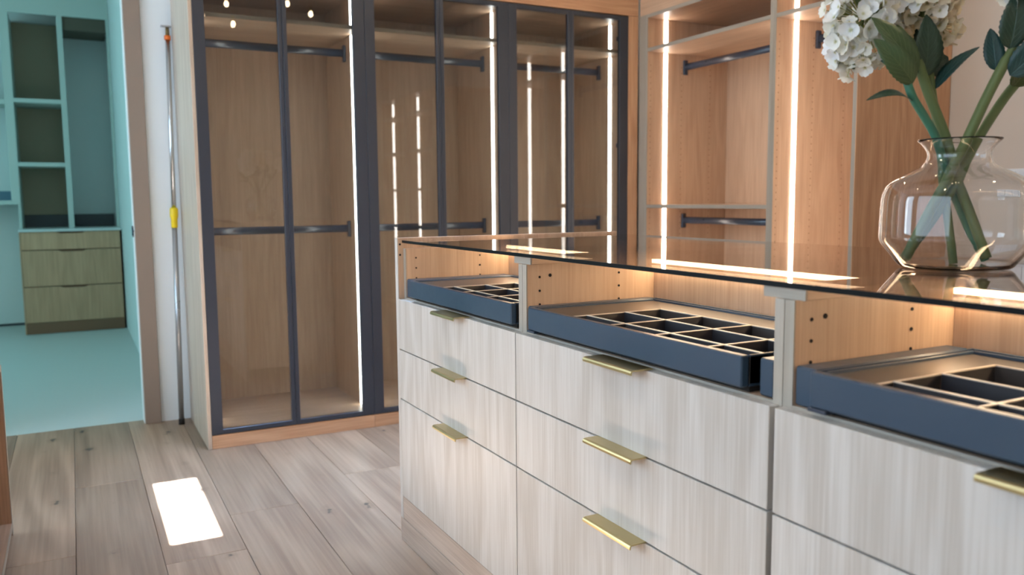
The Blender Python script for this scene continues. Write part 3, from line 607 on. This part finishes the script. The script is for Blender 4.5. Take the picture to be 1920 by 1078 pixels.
# 3: middle stem with dark leaves and the cream head
h3 = thing('hydrangea_stem', F3(1784, 497), 'upright middle stem with a cream flower head and broad dark leaves', 'flower', HG)
tube('stem', curve([F3(1752, 20, .03), F3(1752, 110, .02), F3(1757, 180, .015), F3(1768, 265, .01), F3(1774, 340, .01), F3(1778, 420, 0), F3(1784, 497, -.005)]), 0.0070, m_stem, h3, 12)
head(h3, F3(1748, 0, .04), (0.064, 0.060, 0.064), -0.35, 120, FM2 + FM[:1], 8, 1.0)
leaf(h3, F3(1733, 150, .0), F3(1738, 36, -.005), 0.056, toC + rh * .15, m_leafd, 0.006, 0.2)
leaf(h3, F3(1754, 140, .03), F3(1796, 112, .03), 0.046, toC + up * .2, m_leafd, 0.003, 0.15)
leaf(h3, F3(1760, 60, .045), F3(1762, 18, .05), 0.034, toC + up * .2, m_leafd, 0.003, 0.15)
leaf(h3, F3(1759, 171, .01), F3(1834, 93, .0), 0.032, (toC * .35 - rh * .6 + up * .5), m_leaft, 0.006, 0.3)
head(h3, F3(1790, 62, .04), (0.030, 0.030, 0.030), 0, 22, FM2, 12, 1.0)
leaf(h3, F3(1744, 150, .01), F3(1700, 60, .03), 0.036, toC + up * .3, m_leafd, 0.004, 0.2)
leaf(h3, F3(1757, 120, .04), F3(1778, 30, .06), 0.050, toC - rh * .2, m_leafd, 0.004, 0.2)
# 4: right stem leaning out of the picture
h4 = thing('hydrangea_stem', F3(1694, 486), 'long stem leaning right from the vase with dark leaves, left one of the two', 'flower', HG)
tube('stem', curve([F3(1960, -60, -.02), F3(1915, 45, -.02), F3(1876, 120, -.015), F3(1842, 190, -.01), F3(1806, 265, -.01), F3(1768, 340, -.01), F3(1735, 405, -.005), F3(1696, 486, 0)]), [0.0066] * 20 + [0.0084] * 51, m_stem, h4, 12)
leaf(h4, F3(1880, 100, -.02), F3(1890, -5, -.03), 0.052, toC - rh * .25, m_leafd, 0.006, 0.25)
leaf(h4, F3(1866, 138, .0), F3(1862, 62, .01), 0.034, toC - rh * .4, m_leaft, 0.004, 0.2)
leaf(h4, F3(1880, 148, -.02), F3(1960, 60, -.05), 0.056, toC + up * .3, m_leaft, 0.006, 0.2)
head(h4, F3(1922, -28, -.02), (0.046, 0.046, 0.050), 0.2, 80, FM, 21, 1.0)
# 5: second right stem
h5 = thing('hydrangea_stem', F3(1706, 492), 'long stem leaning right from the vase, right one of the two', 'flower', HG)
tube('stem', curve([F3(1985, 75, .02), F3(1935, 140, .02), F3(1890, 190, .015), F3(1838, 265, .01), F3(1800, 330, .0), F3(1755, 410, .01), F3(1702, 488, .02)]), 0.0078, m_stem, h5, 12)
leaf(h5, F3(1904, 168, .01), F3(1925, 112, -.01), 0.055, toC * .7 - up * .3 + rh * .2, m_leafl, 0.005, 0.2)
head(h5, F3(2010, 40, .02), (0.05, 0.05, 0.05), 0.2, 40, FM, 23, 1.0)

# ------------------------------------------------------------------ extension pole against the white wall
m_chrome = plain('brushed_steel', (0.62, 0.64, 0.66), 0.22, 1.0, bscale=2); m_steel2 = plain('grey_steel', (0.42, 0.43, 0.45), 0.28, 0.75, bscale=2)
ep = thing('extension_pole', (-1.45, -0.469, 0), 'slim telescopic steel pole with yellow grip leaning beside the doorway', 'pole')
Pb = Vector((-1.45, -0.469, 0.0)); Pt = Vector((-1.525, -0.4355, 1.965))
def pp(z): return Pb.lerp(Pt, z / 1.965)
tube('lower_tube', [pp(0.01), pp(1.0)], 0.0125, m_steel2, ep, 14); tube('upper_tube', [pp(1.0), pp(1.895)], 0.0110, m_chrome, ep, 14)
tube('foot_cap', [pp(0.0), pp(0.03)], 0.014, m_hole, ep, 12)
tube('yellow_grip', [pp(0.978), pp(0.985), pp(1.02), pp(1.035), pp(1.07), pp(1.078)], [0.0135, 0.0155, 0.0155, 0.0195, 0.0195, 0.016], plain('yellow_plastic', (0.75, 0.55, 0.005), 0.45), ep, 14)
tube('orange_collar', [pp(1.888), pp(1.908)], 0.0150, plain('orange_plastic', (0.80, 0.16, 0.015), 0.45), ep, 14)
tube('tip', [pp(1.908), pp(1.95)], [0.010, 0.008], plain('dark_brass_tip', (0.20, 0.14, 0.06), 0.5, 0.6), ep, 12)
box('cross_hook', -1.537, -1.512, -0.466, -0.4185, 1.948, 1.956, m_steel2, ep, 0.002)

# ------------------------------------------------------------------ low open cabinet at the left edge
lc = thing('low_open_cabinet', (-0.22, -1.13, 0), 'low open wooden cabinet cut off by the left picture edge', 'cabinet')
m_lcx = wood('dark_oak_long', (0.42, 0.27, 0.18), (0.30, 0.19, 0.12), 'x'); m_lcz = wood('dark_oak_upright', (0.42, 0.27, 0.18), (0.30, 0.19, 0.12), 'z')
for a in (-0.25, 0.32, 0.90):
    s_ = box('side_panel', a, a + .018, -1.56, -1.1325, 0.0, 0.56, m_lcz, lc); box('front_edge', a, a + .018, -1.1324, -1.130, 0.0, 0.56, m_edge_z, s_, 0)
for nm, z in (('bottom_panel', 0.025), ('top_panel', 0.5605)):
    x_ = -0.232 if nm == 'bottom_panel' else -0.25
    s_ = box(nm, x_, 0.318 if nm == 'bottom_panel' else 0.918, -1.56, -1.1325, z, z + .018, m_lcx, lc); box('front_edge', x_, 0.318 if nm == 'bottom_panel' else 0.918, -1.1324, -1.130, z, z + .018, m_edge_x, s_, 0)
box('bottom_panel', 0.338, 0.90, -1.56, -1.1325, 0.025, 0.043, m_lcx, lc); box('back_panel', -0.25, 0.918, -1.575, -1.5605, 0.0, 0.578, m_lcz, lc)

# ------------------------------------------------------------------ far cabinets in the next room
m_farw = wood('grey_oak_front', (0.58, 0.345, 0.21), (0.43, 0.25, 0.145), 'z', contrast=0.8); m_farp = plain('brown_plinth', (0.20, 0.095, 0.05), 0.6); m_fpaint = plain('painted_face_frame', (0.50, 0.56, 0.52), 0.55)
m_fback = plain('olive_back', (0.36, 0.29, 0.20), 0.7); m_fdkb = plain('dark_umber_board', (0.10, 0.08, 0.055), 0.7); m_fdark = plain('dark_splash', (0.05, 0.055, 0.065), 0.4)
fb = thing('drawer_base_cabinet', (-5.15, -1.29, 0), 'oak three-drawer base cabinet at the far end of the next room', 'cabinet')
FXF = -5.15
box('carcass', -5.80, FXF - 0.02, -1.288, -0.530, 0.0, 0.868, m_farp, fb); box('side_panel', -5.80, FXF, -1.297, -1.2885, 0.0, 0.868, m_farw, fb)
box('plinth', FXF - 0.02, FXF - 0.004, -1.288, -0.532, 0.0, 0.096, m_farp, fb)
def notch_front(z0_, z1_):
    # drawer front with a shallow scooped finger pull in its upper edge
    ya, yb = -1.286, -0.534; ym = (ya + yb) / 2; V = []
    top = [(ya, z1_), (ym - .11, z1_), (ym - .08, z1_ - .014), (ym + .08, z1_ - .014), (ym + .11, z1_), (yb, z1_)]
    poly = [(ya, z0_)] + top + [(yb, z0_)]; n_ = len(poly)
    V = [(x, p[0], p[1]) for x in (FXF - .0195, FXF) for p in poly]
    F = [tuple(range(n_)), tuple(range(n_, 2 * n_))[::-1]] + [(q, (q + 1) % n_, n_ + (q + 1) % n_, n_ + q) for q in range(n_)]
    raw('drawer', V, F, m_farw, fb)
notch_front(0.099, 0.400); notch_front(0.408, 0.710); notch_front(0.718, 0.866)
ct = tag(box('far_worktop', -5.86, FXF + 0.012, -1.300, -0.517, 0.8685, 0.890, plain('pale_worktop', (0.60, 0.64, 0.63), 0.3), None, 0.002), 'thin pale worktop on the far drawer cabinet', 'worktop')
us = thing('built_in_shelving', (-5.40, -1.33, 0.89), 'painted built-in shelving standing on the far worktop', 'shelving')
fx0, fx1 = -5.42, -5.40; zb = 0.891
for a, b in ((-1.345, -1.279), (-0.923, -0.879)): box('stile', fx0, fx1, a, b, zb if a > -1.3 else 1.10, 2.71, m_fpaint, us)
box('stile', fx0, fx1, -0.5400, -0.517, zb, 2.71, m_fpaint, us)
box('header', fx0, fx1, -1.345, -0.517, 2.7105, CEIL - .003, m_fpaint, us)
for z in (1.965, 1.425): box('shelf', -5.85, fx1, -1.2785, -0.9235, z, z + .035, m_fpaint, us)
box('side_panel', -5.85, fx0, -0.923, -0.900, zb, 2.71, m_fpaint, us); box('side_panel', -5.85, fx0, -1.300, -1.279, zb, 2.71, m_fpaint, us)
box('back_panel', -5.862, -5.852, -1.30, -0.9005, zb, 2.71, m_fback, us)
box('splash_strip', -5.851, -5.840, -1.278, -0.924, zb, 1.005, m_fdark, us); box('splash_strip', -5.862, -5.845, -0.899, -0.541, zb, 1.005, m_fdark, us)
box('shelf', -5.85, fx0, -0.899, -0.541, 2.60, 2.71, m_fdkb, us)
ul = thing('wall_cabinet_frame', (-5.40, -2.1, 1.10), 'painted open wall cabinet at the left edge above the desk niche', 'cabinet')
box('rail', fx0, fx1, -2.3, -1.3455, 1.10, 1.135, m_fpaint, ul); box('rail', fx0, fx1, -2.3, -1.3455, 1.945, 1.985, m_fpaint, ul); box('header', fx0, fx1, -2.3, -1.3455, 2.7105, CEIL - .003, m_fpaint, ul)
box('bottom_panel', -5.86, fx0, -2.3, -1.301, 1.10, 1.12, m_fpaint, ul); box('shelf', -5.86, fx0, -2.3, -1.301, 1.96, 1.98, m_fpaint, ul); box('splash_strip', -5.868, -5.855, -2.3, -1.301, 1.121, 1.22, plain('blue_splash', (0.10, 0.19, 0.27), 0.5), ul)
box('skirting', -5.869, -5.855, -2.3, -1.301, 0.0, 0.02, m_fdark, ul)

# ------------------------------------------------------------------ pendant lamp (seen as reflections), ceiling downlights added as warm fill
m_bulb = emit('warm_bulb', (1.0, 0.74, 0.45), 60.0)
ch = thing('pendant_lamp', (2.1, 0.5, CEIL), 'pendant lamp with small warm bulbs hanging over the island', 'lamp')
box('ceiling_bar', 2.06, 2.14, 0.0, 1.0, CEIL - .03, CEIL - .001, m_brass, ch, 0.004)
for (x, y_, z) in ((2.1, .07, 2.53), (2.08, .25, 2.63), (2.12, .30, 2.49), (2.09, .72, 2.68), (2.11, .91, 2.62)):
    c_ = tube('cord', [(x, y_, CEIL - .03), (x, y_, z + .05)], 0.002, m_black, ch, 6)
    tube('socket', [(x, y_, z + .055), (x, y_, z + .02)], 0.012, m_brass, c_, 10)
    lathe('bulb', [(0.006, .02), (0.012, .012), (0.017, 0), (0.0175, -.012), (0.012, -.024), (0.004, -.029)], (x, y_, z), m_bulb, c_, 14)
m_down = emit('downlight_glow', (1.0, 0.76, 0.50), 300.0)  # unseen ceiling lamps added to give more warm light
DLAB = ['ceiling downlight above the floor in front of the far-left island drawers', 'ceiling downlight above the spot in front of the nearest island drawers', 'ceiling downlight between the island and the narrow open wardrobe', 'ceiling downlight in front of the lit shelf units', 'ceiling downlight near the right wall of the dressing room', 'ceiling downlight above the corner of glass and open wardrobes']
DL = [(0.6, -1.2), (2.4, -1.4), (0.9, 1.35), (2.6, 1.35), (4.1, -0.2), (-0.2, 0.9)]
for q, (x, y_) in enumerate(DL):
    d = thing('downlight', (x, y_, CEIL), DLAB[q], 'lamp', 'ceiling downlights')
    lathe('trim_ring', [(0.072, 0.0), (0.072, -.004), (0.058, -.010), (0.052, -.004), (0.052, 0.0)], (x, y_, CEIL - .0005), m_ceil, d, 24, False)
    lathe('lens', [(0.051, -.001), (0.051, -.004)], (x, y_, CEIL - .0005), m_down, d, 24)
